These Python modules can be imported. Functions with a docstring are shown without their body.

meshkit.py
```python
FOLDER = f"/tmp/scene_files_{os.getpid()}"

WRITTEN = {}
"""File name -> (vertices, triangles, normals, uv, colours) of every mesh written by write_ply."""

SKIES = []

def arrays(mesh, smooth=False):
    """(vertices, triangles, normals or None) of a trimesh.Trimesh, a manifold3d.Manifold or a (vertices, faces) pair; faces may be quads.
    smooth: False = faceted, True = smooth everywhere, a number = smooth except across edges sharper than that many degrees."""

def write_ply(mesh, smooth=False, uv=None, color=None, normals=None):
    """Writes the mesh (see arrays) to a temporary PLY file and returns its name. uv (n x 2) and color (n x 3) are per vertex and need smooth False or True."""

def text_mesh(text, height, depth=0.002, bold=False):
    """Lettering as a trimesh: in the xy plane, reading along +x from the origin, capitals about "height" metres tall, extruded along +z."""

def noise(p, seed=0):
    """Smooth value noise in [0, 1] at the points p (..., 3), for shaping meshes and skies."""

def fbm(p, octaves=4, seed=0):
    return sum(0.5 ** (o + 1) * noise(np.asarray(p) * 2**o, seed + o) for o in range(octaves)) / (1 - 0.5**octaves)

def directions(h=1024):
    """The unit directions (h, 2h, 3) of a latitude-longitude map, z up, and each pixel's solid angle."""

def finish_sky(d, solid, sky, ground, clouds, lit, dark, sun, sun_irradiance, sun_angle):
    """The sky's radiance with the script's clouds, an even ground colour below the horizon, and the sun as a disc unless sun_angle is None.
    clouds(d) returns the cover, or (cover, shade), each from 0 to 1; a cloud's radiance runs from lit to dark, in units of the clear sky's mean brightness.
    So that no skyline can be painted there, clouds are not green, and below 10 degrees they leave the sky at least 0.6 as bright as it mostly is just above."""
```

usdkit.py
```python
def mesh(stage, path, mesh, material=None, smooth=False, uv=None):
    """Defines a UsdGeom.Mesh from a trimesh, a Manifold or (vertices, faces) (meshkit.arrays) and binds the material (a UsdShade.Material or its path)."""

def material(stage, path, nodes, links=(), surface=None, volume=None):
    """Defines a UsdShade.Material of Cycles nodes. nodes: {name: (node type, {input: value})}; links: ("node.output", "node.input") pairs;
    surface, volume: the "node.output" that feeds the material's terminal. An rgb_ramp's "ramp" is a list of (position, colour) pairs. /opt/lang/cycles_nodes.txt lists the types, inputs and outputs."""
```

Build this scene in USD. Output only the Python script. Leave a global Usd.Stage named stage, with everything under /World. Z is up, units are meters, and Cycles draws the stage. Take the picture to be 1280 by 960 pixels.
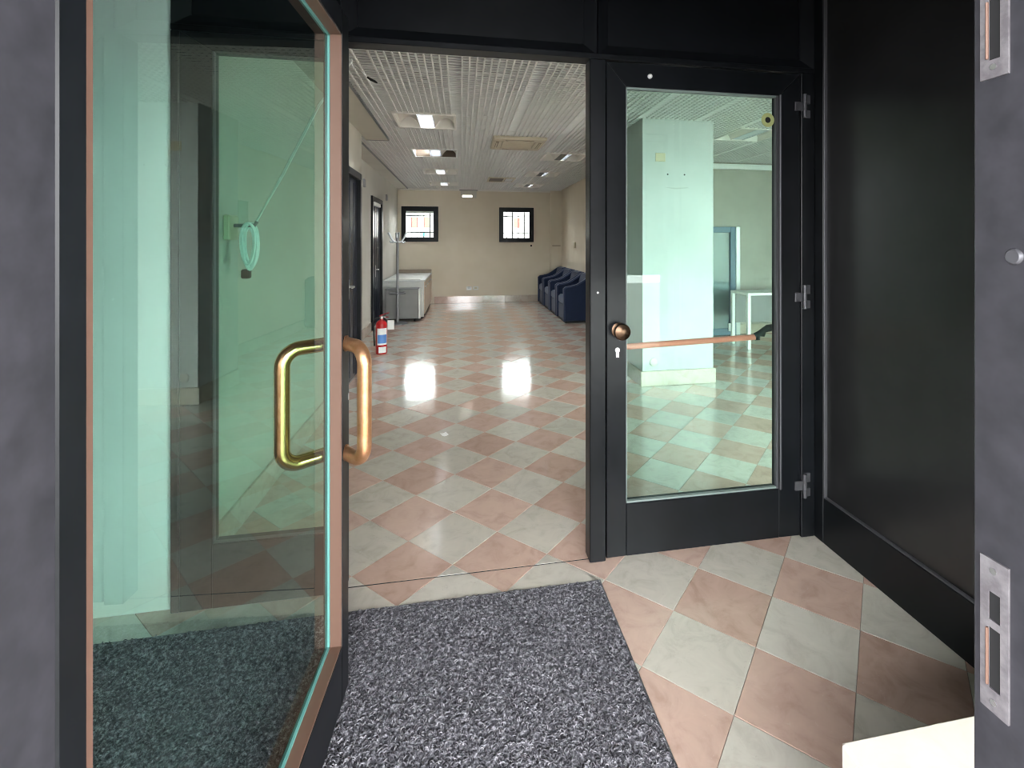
import math, random, numpy as np, trimesh, usdkit, meshkit
from pxr import Usd, UsdGeom, UsdLux, UsdShade, Gf, Sdf, Vt
from shapely.geometry import Polygon, box as sbox
from shapely.ops import unary_union
random.seed(7); RNG = np.random.default_rng(11)
stage = Usd.Stage.CreateInMemory()
UsdGeom.SetStageUpAxis(stage, 'Z')
W = '/World'
UsdGeom.Xform.Define(stage, W); UsdGeom.Scope.Define(stage, W + '/Looks')

# ------------------------------------------------------------------ camera, sky, exposure
EYE = (0.0, 0.0, 1.433); YAW = 10.2; F_PX, CX, CY = 606.5, 685.0, 302.0
cam = UsdGeom.Camera.Define(stage, W + '/camera')
cam.AddTranslateOp().Set(Gf.Vec3d(*EYE)); cam.AddRotateXYZOp().Set(Gf.Vec3f(90, 0, -YAW))
cam.CreateHorizontalApertureAttr(36.0); cam.CreateVerticalApertureAttr(27.0)
cam.CreateFocalLengthAttr(F_PX / 1280 * 36)
cam.CreateHorizontalApertureOffsetAttr(-(CX - 640) / 1280 * 36)
cam.CreateVerticalApertureOffsetAttr(-(480 - CY) / 1280 * 36)
cam.CreateClippingRangeAttr(Gf.Vec2f(0.02, 500))
cam.CreateExposureAttr(2.66)
sky = UsdLux.DomeLight.Define(stage, W + '/overcast_sky')
sky.CreateIntensityAttr(1.0); sky.CreateColorAttr(Gf.Vec3f(0.98, 0.985, 1.0))
LAMP = 52.0                                       # radiance of the fluorescent tubes

# ------------------------------------------------------------------ materials
def mat(name, nodes, links=(), surface='p.BSDF'):
    return usdkit.material(stage, f'{W}/Looks/{name}', nodes, links, surface=surface)
def plain(name, col, rough=0.5, **kw):
    return mat(name, {'p': ('principled_bsdf', dict(base_color=col, roughness=rough, **kw))})
def worn(name, col, col2, scale, rough=0.5, bump=0.0, lo=.35, hi=.7, **kw):
    n = {'g': ('geometry', {}), 'n': ('noise_texture', dict(scale=scale, detail=5, roughness=.6)),
         'r': ('rgb_ramp', {'ramp': [(lo, col), (hi, col2)]}), 'p': ('principled_bsdf', dict(roughness=rough, **kw))}
    l = [('g.position', 'n.vector'), ('n.fac', 'r.fac'), ('r.color', 'p.base_color')]
    if bump:
        n['b'] = ('bump', dict(strength=bump, distance=.002)); l += [('n.fac', 'b.height'), ('b.normal', 'p.normal')]
    return mat(name, n, l)
def marble(name, base, vein, spot, rough):
    return mat(name, {'g': ('geometry', {}),
        'n': ('noise_texture', dict(scale=9, detail=7, roughness=.65, distortion=.8)),
        'r': ('rgb_ramp', {'ramp': [(.32, vein), (.5, base), (.75, tuple(min(1, c * 1.10) for c in base))]}),
        'n2': ('noise_texture', dict(scale=38, detail=4, roughness=.7, distortion=1.5)),
        'r2': ('rgb_ramp', {'ramp': [(.64, (0, 0, 0)), (.72, (1, 1, 1))]}),
        'm': ('mix_color', dict(b=spot)), 's': ('math', dict(math_type='multiply', value2=.45)),
        'n3': ('noise_texture', dict(scale=5, detail=2)), 'b': ('bump', dict(strength=.09, distance=.01)),
        'p': ('principled_bsdf', dict(roughness=rough, ior=1.9))},
        [('g.position', 'n.vector'), ('g.position', 'n2.vector'), ('g.position', 'n3.vector'), ('n.fac', 'r.fac'), ('n2.fac', 'r2.fac'), ('r2.color', 's.value1'),
         ('s.value', 'm.fac'), ('r.color', 'm.a'), ('m.result', 'p.base_color'), ('n3.fac', 'b.height'), ('b.normal', 'p.normal')])
def pane_mat(name, tint, ior, refl=(1, 1, 1)):
    return mat(name, {'f': ('fresnel', dict(IOR=ior)), 'g': ('geometry', {}), 'inv': ('math', dict(math_type='subtract', value1=1.0)),
        'mul': ('math', dict(math_type='multiply')), 't': ('transparent_bsdf', dict(color=tint)), 'gl': ('glossy_bsdf', dict(color=refl, roughness=0.0)), 'x': ('mix_closure', {})},
        [('g.backfacing', 'inv.value2'), ('f.fac', 'mul.value1'), ('inv.value', 'mul.value2'), ('mul.value', 'x.fac'), ('t.BSDF', 'x.closure1'), ('gl.BSDF', 'x.closure2')], surface='x.closure')

WHITE = [marble(f'marble_white_{i}', b, v, s, .12) for i, (b, v, s) in enumerate([((.55, .51, .445), (.46, .42, .36), (.38, .34, .29)), ((.52, .49, .43), (.44, .405, .355), (.63, .60, .54)), ((.58, .545, .48), (.50, .46, .40), (.42, .38, .325))])]
PINK = [marble(f'marble_pink_{i}', b, v, s, .12) for i, (b, v, s) in enumerate([((.55, .385, .32), (.47, .31, .255), (.65, .51, .45)), ((.52, .36, .295), (.44, .29, .235), (.63, .49, .43)), ((.58, .415, .345), (.50, .34, .28), (.45, .31, .255))])]
GROUT = plain('grout', (.20, .17, .15), .8)
SILLM = marble('marble_sill', (.53, .485, .43), (.47, .41, .36), (.60, .51, .46), .4)
SKIRT = marble('marble_skirting', (.50, .40, .33), (.42, .31, .25), (.60, .50, .43), .25)
SKIRT2 = marble('marble_skirting_yellow', (.40, .35, .27), (.34, .285, .215), (.50, .45, .37), .3)
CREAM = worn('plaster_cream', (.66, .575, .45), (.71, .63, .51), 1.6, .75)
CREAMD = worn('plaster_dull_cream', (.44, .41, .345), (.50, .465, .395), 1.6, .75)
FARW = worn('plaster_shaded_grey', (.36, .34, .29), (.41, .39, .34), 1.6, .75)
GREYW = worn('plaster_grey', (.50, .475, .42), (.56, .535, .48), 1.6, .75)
WHITEW = worn('plaster_white', (.86, .86, .83), (.90, .90, .87), 2.0, .7)
BLACK = worn('black_lacquered_metal', (.004, .005, .006), (.007, .008, .010), 6, .34, specular_ior_level=.24)
BLACKP = worn('black_panel', (.010, .010, .0105), (.014, .014, .0145), 4, .24, specular_ior_level=.55)
JAMB = worn('scuffed_black_metal', (.016, .016, .020), (.030, .029, .036), 22, .55, .1)
BRONZE = plain('bronze_anodised', (.14, .078, .056), .5, metallic=.2)
BRASS = plain('polished_brass', (.80, .60, .22), .16, metallic=1.0)
COPPER = worn('worn_copper', (.62, .30, .14), (.75, .42, .24), 30, .32, metallic=.85)
BARM = plain('salmon_painted_bar', (.85, .22, .16), .4)
STEEL = plain('brushed_steel', (.55, .54, .53), .35, metallic=.9)
GREYMETAL = plain('grey_metal', (.20, .20, .21), .4, metallic=.6)
HINGEM = plain('dark_hinge_steel', (.09, .09, .10), .45, metallic=.5)
KNOBM = plain('aged_brass', (.095, .058, .036), .28, metallic=.9)
GRILLE = plain('grille_iron', (.02, .02, .02), .6)
PLATEM = worn('scuffed_zinc', (.12, .11, .12), (.22, .21, .22), 40, .5, metallic=.3)
DARK = plain('dark_void', (.004, .004, .005), .8)
DOORB = worn('dark_blue_lacquer', (.004, .006, .014), (.007, .010, .020), 8, .25, specular_ior_level=.3)
RUBBER = plain('black_rubber', (.015, .015, .015), .7)
WPLAST = plain('white_plastic', (.75, .75, .73), .4)
OLDPL = plain('aged_plastic', (.52, .45, .30), .5)
BEIGE = plain('beige_plastic', (.48, .41, .30), .5)
BROWNV = plain('brown_void', (.10, .075, .055), .8)
CEILR = plain('ceiling_grid_white', (.66, .65, .625), .5)
SLAB = plain('plenum_grey', (.26, .26, .255), .9)
REFLW = plain('reflector_white', (.74, .71, .66), .4)
LOUV = plain('louvre_aluminium', (.07, .07, .075), .4, metallic=.3)
TUBE = mat('fluorescent_tube', {'e': ('emission', dict(color=(.90, .97, 1.0), strength=LAMP))}, surface='e.emission')
BLUEF = worn('navy_fabric', (.004, .013, .050), (.007, .020, .068), 60, .85, .3, sheen_weight=.15)
BLUES = worn('navy_fabric_seat', (.010, .026, .085), (.015, .036, .105), 60, .85, .3, sheen_weight=.2)
CABG = worn('grey_laminate', (.20, .20, .195), (.23, .23, .225), 3, .4)
CABW = plain('pale_laminate', (.60, .60, .57), .4)
CABT = plain('pale_grey_top', (.55, .56, .56), .35)
WOODP = worn('pinkish_wood_laminate', (.50, .38, .30), (.56, .43, .34), 5, .45)
BROWNW = plain('brown_edge', (.26, .20, .15), .5)
RED = plain('extinguisher_red', (.42, .010, .012), .25)
PAPER = plain('white_paper', (.78, .78, .76), .6)
BLUEL = plain('label_blue', (.10, .25, .60), .5)
CABLE = plain('white_cable', (.86, .87, .84), .5)
BLUEG = plain('blue_grey_frame', (.12, .19, .25), .35)
ALU = plain('pale_aluminium', (.62, .66, .68), .3, metallic=.5)
PAVE = worn('asphalt_paving', (.22, .22, .21), (.30, .29, .28), 3, .85)
HOUSE = worn('pale_render', (.78, .76, .72), (.84, .82, .78), .4, .9)
SHUT = plain('red_shutter', (.30, .055, .035), .6)
TEALM = plain('teal_awning', (.05, .50, .50), .6)
STICK = plain('yellow_green_sticker', (.36, .40, .17), .5)
STAIN = plain('grey_smudge', (.42, .42, .38), .7)
GL_OUT = pane_mat('green_glass_leaf', (.85, .985, .945), 1.9, (.86, 1, .95))
GL_IN = pane_mat('green_glass_inner', (.83, .985, .945), 1.48, (.9, 1, .96))
GL_CLR = pane_mat('clear_glass', (.96, .99, .97), 1.5)
GLEDGE = plain('glass_edge', (.11, .29, .27), .25)
GASKET = plain('grey_gasket', (.16, .20, .19), .5)
MATM = mat('mat_fibre', {'o': ('geometry', {}), 'n': ('noise_texture', dict(scale=95, detail=3, roughness=.7)), 'r': ('rgb_ramp', {'ramp': [(.36, (.032, .031, .038)), (.50, (.105, .102, .118)), (.64, (.36, .355, .39))]}),
        'p': ('principled_bsdf', dict(roughness=.75))}, [('o.position', 'n.vector'), ('n.fac', 'r.fac'), ('r.color', 'p.base_color')])

# ------------------------------------------------------------------ helpers
TAKEN = {}
def path_of(name, parent=None):
    base = (str(parent.GetPath()) if parent is not None else W) + '/' + name
    k = TAKEN.get(base, 0); TAKEN[base] = k + 1
    return base if k == 0 else f'{base}_{k:03d}'
def setd(p, label=None, cat=None, group=None, kind=None):
    for k, v in (('label', label), ('category', cat), ('group', group), ('kind', kind)):
        if v: p.SetCustomDataByKey(k, v)
    return p
def thing(name, label, cat, loc=(0, 0, 0), rz=0.0, group=None, kind=None):
    x = UsdGeom.Xform.Define(stage, path_of(name))
    if any(loc) or rz:
        x.AddTranslateOp().Set(Gf.Vec3d(*loc)); x.AddRotateZOp().Set(float(rz))
    return setd(x.GetPrim(), label, cat, group, kind)
def obj(name, mesh, m, parent=None, smooth=False, label=None, kind=None):
    p = usdkit.mesh(stage, path_of(name, parent), mesh, m, smooth=smooth).GetPrim()
    if label or kind: setd(p, label, None, None, kind)
    return p
def single(name, mesh, m, label, cat, group=None, kind=None, smooth=False):
    return setd(obj(name, mesh, m, None, smooth), label, cat, group, kind)
def copy(root, loc, rz, label, group=None):
    was = root.GetCustomData(); name = root.GetName().rstrip('0123456789').rstrip('_')
    r = thing(name, label, was['category'], loc, rz, group or was.get('group'))
    r.GetReferences().AddInternalReference(root.GetPath()); r.SetInstanceable(True)
    return r
cat = trimesh.util.concatenate
def bx(x0, x1, y0, y1, z0, z1, c=0.0):
    """box with chamfered edges"""
    x0, x1 = sorted((x0, x1)); y0, y1 = sorted((y0, y1)); z0, z1 = sorted((z0, z1))
    if c <= 0:
        b = trimesh.creation.box((x1 - x0, y1 - y0, z1 - z0)); b.apply_translation(((x0 + x1) / 2, (y0 + y1) / 2, (z0 + z1) / 2)); return b
    c = min(c, (x1 - x0) * .45, (y1 - y0) * .45, (z1 - z0) * .45); pts = []
    for sx in (0, 1):
        for sy in (0, 1):
            for sz in (0, 1):
                X, Y, Z = (x0, x1)[sx], (y0, y1)[sy], (z0, z1)[sz]; dx, dy, dz = (c if not sx else -c), (c if not sy else -c), (c if not sz else -c)
                pts += [(X, Y + dy, Z + dz), (X + dx, Y, Z + dz), (X + dx, Y + dy, Z)]
    return trimesh.Trimesh(np.array(pts)).convex_hull
def tube(pts, r, sides=10, closed=False):
    p = np.asarray(pts, float); n = len(p)
    t = np.gradient(p, axis=0) if not closed else np.roll(p, -1, 0) - np.roll(p, 1, 0)
    t /= np.linalg.norm(t, axis=1, keepdims=True) + 1e-12
    a = np.cross(t[0], (0, 0, 1.) if abs(t[0][2]) < .9 else (1., 0, 0)); a /= np.linalg.norm(a)
    A = []
    for k in range(n):
        a = a - t[k] * (a @ t[k]); a /= np.linalg.norm(a); A.append(a)
    A = np.array(A); B = np.cross(t, A); ang = np.arange(sides) * 2 * np.pi / sides
    r = np.broadcast_to(r, (n,))
    v = p[:, None] + r[:, None, None] * (np.cos(ang)[None, :, None] * A[:, None] + np.sin(ang)[None, :, None] * B[:, None])
    v = v.reshape(-1, 3); f = []
    for i in range(n if closed else n - 1):
        for j in range(sides):
            i2, j2 = (i + 1) % n, (j + 1) % sides
            f += [(i * sides + j, i * sides + j2, i2 * sides + j2), (i * sides + j, i2 * sides + j2, i2 * sides + j)]
    if not closed:
        v = np.vstack([v, p[0], p[-1]]); a0, a1 = n * sides, n * sides + 1
        for j in range(sides):
            f += [(a0, (j + 1) % sides, j), (a1, (n - 1) * sides + j, (n - 1) * sides + (j + 1) % sides)]
    m = trimesh.Trimesh(v, np.array(f), process=False); m.fix_normals() if False else None
    return m
def lathe(prof, sides=24, at=(0, 0, 0), axis='z'):
    m = trimesh.creation.revolve(np.array(prof, float), sections=sides)
    if axis == 'y': m.apply_transform(trimesh.transformations.rotation_matrix(math.pi / 2, (1, 0, 0)))   # z -> -y
    if axis == 'x': m.apply_transform(trimesh.transformations.rotation_matrix(math.pi / 2, (0, 1, 0)))   # z -> x
    m.apply_translation(at); return m
def prism(poly, h, z0=0.0, bev=0.0):
    """polygon (xy) extruded along z with inset bevels at both ends"""
    P = Polygon(poly)
    if bev <= 0:
        m = trimesh.creation.extrude_polygon(P, h, engine='earcut'); m.apply_translation((0, 0, z0)); return m
    pts = np.array(P.exterior.coords)[:-1]
    if not P.exterior.is_ccw: pts = pts[::-1]
    e = np.roll(pts, -1, 0) - pts; e /= np.linalg.norm(e, axis=1, keepdims=True); nrm = np.c_[-e[:, 1], e[:, 0]]
    b = nrm + np.roll(nrm, 1, 0); b /= np.maximum((b * nrm).sum(1, keepdims=True), .3)
    inn = pts + b * bev; n = len(pts)
    cap, fc = trimesh.creation.triangulate_polygon(Polygon(inn), engine='earcut')
    L = [np.c_[inn, np.full(n, z0)], np.c_[pts, np.full(n, z0 + bev)], np.c_[pts, np.full(n, z0 + h - bev)], np.c_[inn, np.full(n, z0 + h)]]
    v = np.vstack(L + [np.c_[cap, np.full(len(cap), z0)], np.c_[cap, np.full(len(cap), z0 + h)]]); f = []
    for k in range(3):
        for i in range(n):
            j = (i + 1) % n; a, b_, c, d = k * n + i, k * n + j, (k + 1) * n + j, (k + 1) * n + i; f += [(a, b_, c), (a, c, d)]
    fc = np.asarray(fc); area = np.cross(cap[fc[:, 1]] - cap[fc[:, 0]], cap[fc[:, 2]] - cap[fc[:, 0]])
    fc = np.where((area > 0)[:, None], fc, fc[:, ::-1])
    f = np.vstack([np.array(f), fc[:, ::-1] + 4 * n, fc + 4 * n + len(cap)])
    return trimesh.Trimesh(v, f, process=False)
def rot(m, deg, ax, about=(0, 0, 0)):
    m.apply_transform(trimesh.transformations.rotation_matrix(math.radians(deg), ax, about)); return m
def xz(m):                                         # a prism's (x, y, z) -> (x, z-depth as y, y as z)
    v = np.array(m.vertices); return trimesh.Trimesh(np.c_[v[:, 0], v[:, 2], v[:, 1]], np.array(m.faces)[:, ::-1], process=False)
def yz(m):                                         # (x, y, z) -> (z as x, x as y, y as z)
    v = np.array(m.vertices); return trimesh.Trimesh(np.c_[v[:, 2], v[:, 0], v[:, 1]], np.array(m.faces), process=False)
def arc(c, r, a0, a1, n, u, w):
    c, u, w = map(np.asarray, (c, u, w)); a = np.radians(np.linspace(a0, a1, n))
    return [tuple(c + r * (math.cos(k) * u + math.sin(k) * w)) for k in a]
S = 'structure'
YT = 2.122                                         # the inner door line
XL, XL2, XR, YB, YJ = -1.10, -1.42, 2.40, 11.50, 5.75
XV, ZC, ZS = 1.70, 2.65, 2.92
XO = -1.70                                          # left side of the lobby

# ------------------------------------------------------------------ ground, floor tiles
single('pavement', cat([bx(-14, 14, -12, .40, -.14, -.02), bx(6.42, 14, .40, 12, -.14, -.02)]), PAVE, 'grey paved ground outside in front of the entrance', 'pavement', kind=S)
vest = sbox(XO, .42, XV, YT)
room = unary_union([sbox(XL, YT + .006, XR, YJ), sbox(XL2, YJ, XR, YB), sbox(XR, .57, 6.2, 6.9), sbox(XV + .06, .57, XR, YJ)])
PIL = sbox(1.77, 4.56, 2.53, 5.2); MATR = sbox(-1.46, .62, .583, 1.985)
room = room.difference(PIL); vest = vest.difference(MATR)
def cam_uv(x, y, z=0):
    c, s = math.cos(math.radians(YAW)), math.sin(math.radians(YAW)); d = x * s + y * c; l = x * c - y * s
    return (CX + F_PX * l / d, CY + F_PX * (EYE[2] - z) / d, d) if d > .05 else (9999, 9999, d)
O = np.array((-.247, 2.83)); A_ = np.array((.7071, -.7071)) * .30; B_ = np.array((.7071, .7071)) * .30
tiles = []
for i in range(-40, 41):
    for j in range(-40, 41):
        q = Polygon([O + A_ * (i + a) + B_ * (j + b) for a, b in ((.0025, .0025), (.9975, .0025), (.9975, .9975), (.0025, .9975))])
        for reg in (vest, room):
            if not q.intersects(reg): continue
            g = q.intersection(reg)
            for h in getattr(g, 'geoms', [g]):
                if h.geom_type == 'Polygon' and h.area > 2e-4: tiles.append((h, (i + j) % 2 != 0))
def tile_mesh(poly, thick=.012):
    P = np.array(poly.exterior.coords)[:-1]
    if not poly.exterior.is_ccw: P = P[::-1]
    n = len(P); b = .0012; c = P.mean(0); d = c - P; inn = P + d / (np.linalg.norm(d, axis=1, keepdims=True) + 1e-9) * b * 1.4
    cx, cy = c; sx, sy = RNG.normal(0, .0018, 2)
    zz = lambda q: (q[:, 0] - cx) * sx + (q[:, 1] - cy) * sy
    v = np.vstack([np.c_[inn, zz(inn)], np.c_[P, zz(P) - b * .7], np.c_[P, np.full(n, -thick)]]); f = []
    tv, tf = trimesh.creation.triangulate_polygon(Polygon(inn), engine='earcut')
    if len(tv) == n:
        ar = np.cross(tv[tf[:, 1]] - tv[tf[:, 0]], tv[tf[:, 2]] - tv[tf[:, 0]]); tf = np.where((ar > 0)[:, None], tf, tf[:, ::-1])
        idx = [int(np.argmin(((inn - t) ** 2).sum(1))) for t in tv]; f = [[idx[k] for k in t] for t in tf]
    else:
        f = [(0, k, k + 1) for k in range(1, n - 1)]
    for k in range(2):
        for i in range(n):
            j = (i + 1) % n; f += [(k * n + i, (k + 1) * n + i, (k + 1) * n + j), (k * n + i, (k + 1) * n + j, k * n + j)]
    return trimesh.Trimesh(v, np.array(f), process=False)
floor = thing('floor', 'checkerboard floor of diagonal pink and white marble tiles', 'floor', kind=S)
obj('grout_bed', cat([bx(XO, 6.2, .42, YB, -.03, -.006)]), GROUT, floor)
obj('threshold_joint', bx(XL, XV, YT - .001, YT + .007, -.01, -.0006), RUBBER, floor)
def rank(t):
    c = t[0].centroid; u, v, d = cam_uv(c.x, c.y)
    if d < .3 or u < -80 or u > 1360 or (c.x > XV and c.y < YT): return 1e3 + c.y
    w = t[0].area / d ** 3
    if (c.x > 1.75 and u > 892) and c.y > 6: w *= .3
    return -w
tiles.sort(key=rank)
near, rest = tiles[:286], tiles[286:]
for g, pink in near:
    obj('floor_tile', tile_mesh(g), random.choice(PINK if pink else WHITE), floor)
obj('far_pink_tiles', cat([tile_mesh(g) for g, p in rest if p]), PINK[1], floor, kind='stuff')
obj('far_white_tiles', cat([tile_mesh(g) for g, p in rest if not p]), WHITE[1], floor, kind='stuff')

# ------------------------------------------------------------------ walls
wl = thing('wall_left', 'plain plastered wall on the left side of lobby and room', 'wall', kind=S)
D3 = (4.62, 5.58, 2.13); D4 = (8.21, 9.15, 2.13)                 # inner door openings: y0, y1, height
obj('plaster', bx(XO - .06, XL, YT, YT + .13, -.03, ZS), WHITEW, wl)
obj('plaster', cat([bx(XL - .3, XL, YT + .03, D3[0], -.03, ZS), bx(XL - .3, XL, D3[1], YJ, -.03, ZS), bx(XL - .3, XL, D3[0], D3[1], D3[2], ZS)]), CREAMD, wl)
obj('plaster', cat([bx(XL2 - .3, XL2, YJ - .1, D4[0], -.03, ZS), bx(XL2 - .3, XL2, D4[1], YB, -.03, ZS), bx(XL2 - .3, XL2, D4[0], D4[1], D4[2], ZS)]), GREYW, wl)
wb = thing('wall_back', 'cream plastered back wall with two small barred windows', 'wall', kind=S)
WN = [(-1.333, -.51, 1.43, 2.24), (.894, 1.718, 1.42, 2.24)]
xs = [XL2 - .3, WN[0][0], WN[0][1], WN[1][0], WN[1][1], XR + .2]; parts = [bx(xs[0], xs[1], YB, YB + .3, -.03, ZS), bx(xs[2], xs[3], YB, YB + .3, -.03, ZS), bx(xs[4], xs[5], YB, YB + .3, -.03, ZS)]
for a, b, z0, z1 in WN: parts += [bx(a, b, YB, YB + .3, -.03, z0), bx(a, b, YB, YB + .3, z1, ZS)]
obj('plaster', cat(parts), CREAM, wb)
obj('boxed_pipe_casing', bx(2.12, XR, YB - .07, YB, 0, ZC), CREAM, wb)
obj('wall_hole', lathe([(0, 0), (.022, 0), (.022, .004), (0, .004)], 12, (1.66, YB, 1.335), 'y'), DARK, wb)
obj('cable_clip', bx(2.16, 2.36, YB - .085, YB - .07, 1.325, 1.345), BROWNW, wb)
wr = thing('wall_right', 'cream plastered partition wall behind the blue armchairs', 'wall', kind=S)
obj('plaster', bx(XR, XR + .15, 5.95, YB, -.03, ZS), CREAM, wr)
wf = thing('wall_far', 'greyish plastered wall deep in the right wing seen through the glass door', 'wall', kind=S)
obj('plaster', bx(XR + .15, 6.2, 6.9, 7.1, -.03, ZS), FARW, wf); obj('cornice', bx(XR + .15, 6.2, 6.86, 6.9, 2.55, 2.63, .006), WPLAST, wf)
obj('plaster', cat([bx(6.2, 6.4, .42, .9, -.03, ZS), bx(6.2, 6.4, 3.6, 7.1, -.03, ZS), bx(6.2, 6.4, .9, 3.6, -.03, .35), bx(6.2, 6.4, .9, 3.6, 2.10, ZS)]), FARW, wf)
ceil = thing('ceiling', 'suspended white egg-crate grid ceiling', 'ceiling', kind=S)
obj('slab', bx(XO - .1, 6.4, .42, 12, ZS, ZS + .1), SLAB, ceil)
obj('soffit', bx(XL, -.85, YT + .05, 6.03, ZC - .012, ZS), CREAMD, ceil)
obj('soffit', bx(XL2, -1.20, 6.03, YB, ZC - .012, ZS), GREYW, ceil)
obj('edge_trim', cat([bx(-.85, -.835, YT + .05, 6.03, ZC - .016, ZC + .04), bx(XL, -.85, 6.03, 6.045, ZC - .016, ZC + .04), bx(-1.20, -1.185, 6.05, YB, ZC - .016, ZC + .04)]), GREYMETAL, ceil)
obj('cornice', bx(XL2, XR, YB - .03, YB, ZC - .035, ZC + .03, .004), REFLW, ceil)
LIGHTS = [(-.645, 4.75), (-.645, 6.55), (-.645, 8.35), (-.645, 10.15), (1.155, 6.55), (1.155, 8.35), (1.155, 10.15), (2.955, 4.75), (2.955, 2.95), (4.755, 4.75)]
AC = sbox(.37, 5.60, 1.0, 6.25)
def crate(x0, x1, y0, y1, hole=None):
    r, h, ms = .0048, .016, []
    def seg(a0, a1, cuts):
        s = [(a0, a1)]
        for c0, c1 in cuts: s = [q for a, b in s for q in ((a, min(b, c0)), (max(a, c1), b)) if q[1] - q[0] > .01]
        return s
    X = np.round(np.arange(math.ceil(x0 / .05 - 1e-6), math.floor(x1 / .05 + 1e-6) + 1) * .05, 4) + .005
    Y = np.round(np.arange(math.ceil(y0 / .05 - 1e-6), math.floor(y1 / .05 + 1e-6) + 1) * .05, 4)
    hb = hole.bounds if hole is not None else (9e9, 9e9, -9e9, -9e9)
    for x in X:
        e = .0080 if abs(x - x0) < .026 else r
        if not (x0 - 1e-6 <= x < x1 - .001): continue
        for a, b in seg(y0, y1, [(hb[1], hb[3])] if hb[0] < x < hb[2] else []): ms.append(bx(x, x + 2 * e, a, b, ZC, ZC + h))
    for y in Y:
        if not (y0 - 1e-6 <= y < y1 - .001): continue
        e = .0065 if abs(y - y0) < .026 else .0035
        for a, b in seg(x0, x1, [(hb[0], hb[2])] if hb[1] < y < hb[3] else []): ms.append(bx(a, b, y, y + 2 * e, ZC + .003, ZC + h - .001))
    return cat(ms) if ms else None
for i in range(-1, 12):
    for k in range(-3, 16):
        x0, x1, y0, y1 = -.645 + .6 * i, -.045 + .6 * i, 2.35 + .6 * k, 2.95 + .6 * k
        if any(abs(x0 - a) < .05 and abs(y0 - b) < .05 for a, b in LIGHTS): continue
        if x0 < XR - .1:
            lo = -.835 if y1 < 6.1 else -1.185
            if y0 > 5.9 and y0 < 6.1: lo = -1.185
            cx0, cx1, cy0, cy1 = max(x0, lo), min(x1, XR if y0 > 6.0 else 9), max(y0, YT + .06 if x0 < XV else .6), min(y1, YB - .03)
        else:
            cx0, cx1, cy0, cy1 = x0, min(x1, 6.2), max(y0, .6), min(y1, 6.86)
        if cx1 - cx0 < .06 or cy1 - cy0 < .06: continue
        hole = AC if AC.intersects(sbox(cx0, cy0, cx1, cy1)) else None
        m = crate(cx0, cx1, cy0, cy1, hole)
        if m is not None: obj('ceiling_panel', m, CEILR, ceil)

# pillar and skirtings
pil = thing('pillar', 'square white plastered pillar behind the glass door', 'pillar', kind=S)
obj('shaft', bx(1.77, 2.53, 4.56, 5.2, 0, ZS, .004), worn('plaster_pillar', (.46, .47, .45), (.51, .515, .495), 2.0, .7), pil)
def skirting(name, runs, m, parent=None, label='marble skirting', h=.15, L=.60):
    p = parent if parent is not None else thing(name, label, 'skirting', kind=S)
    for (xa, ya), (xb, yb), (nx, ny) in runs:
        d = math.hypot(xb - xa, yb - ya); n = max(1, round(d / L)); ux, uy = (xb - xa) / d, (yb - ya) / d
        for k in range(n):
            a, b = d * k / n + .001, d * (k + 1) / n - .001; th = .016 + random.uniform(-.0008, .0008)
            P = [(xa + ux * a, ya + uy * a), (xa + ux * b + nx * th, ya + uy * b + ny * th)]
            obj('skirting_tile', bx(P[0][0], P[1][0], P[0][1], P[1][1], .0015, h, .002), m if not isinstance(m, list) else random.choice(m), p)
    return p
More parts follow.
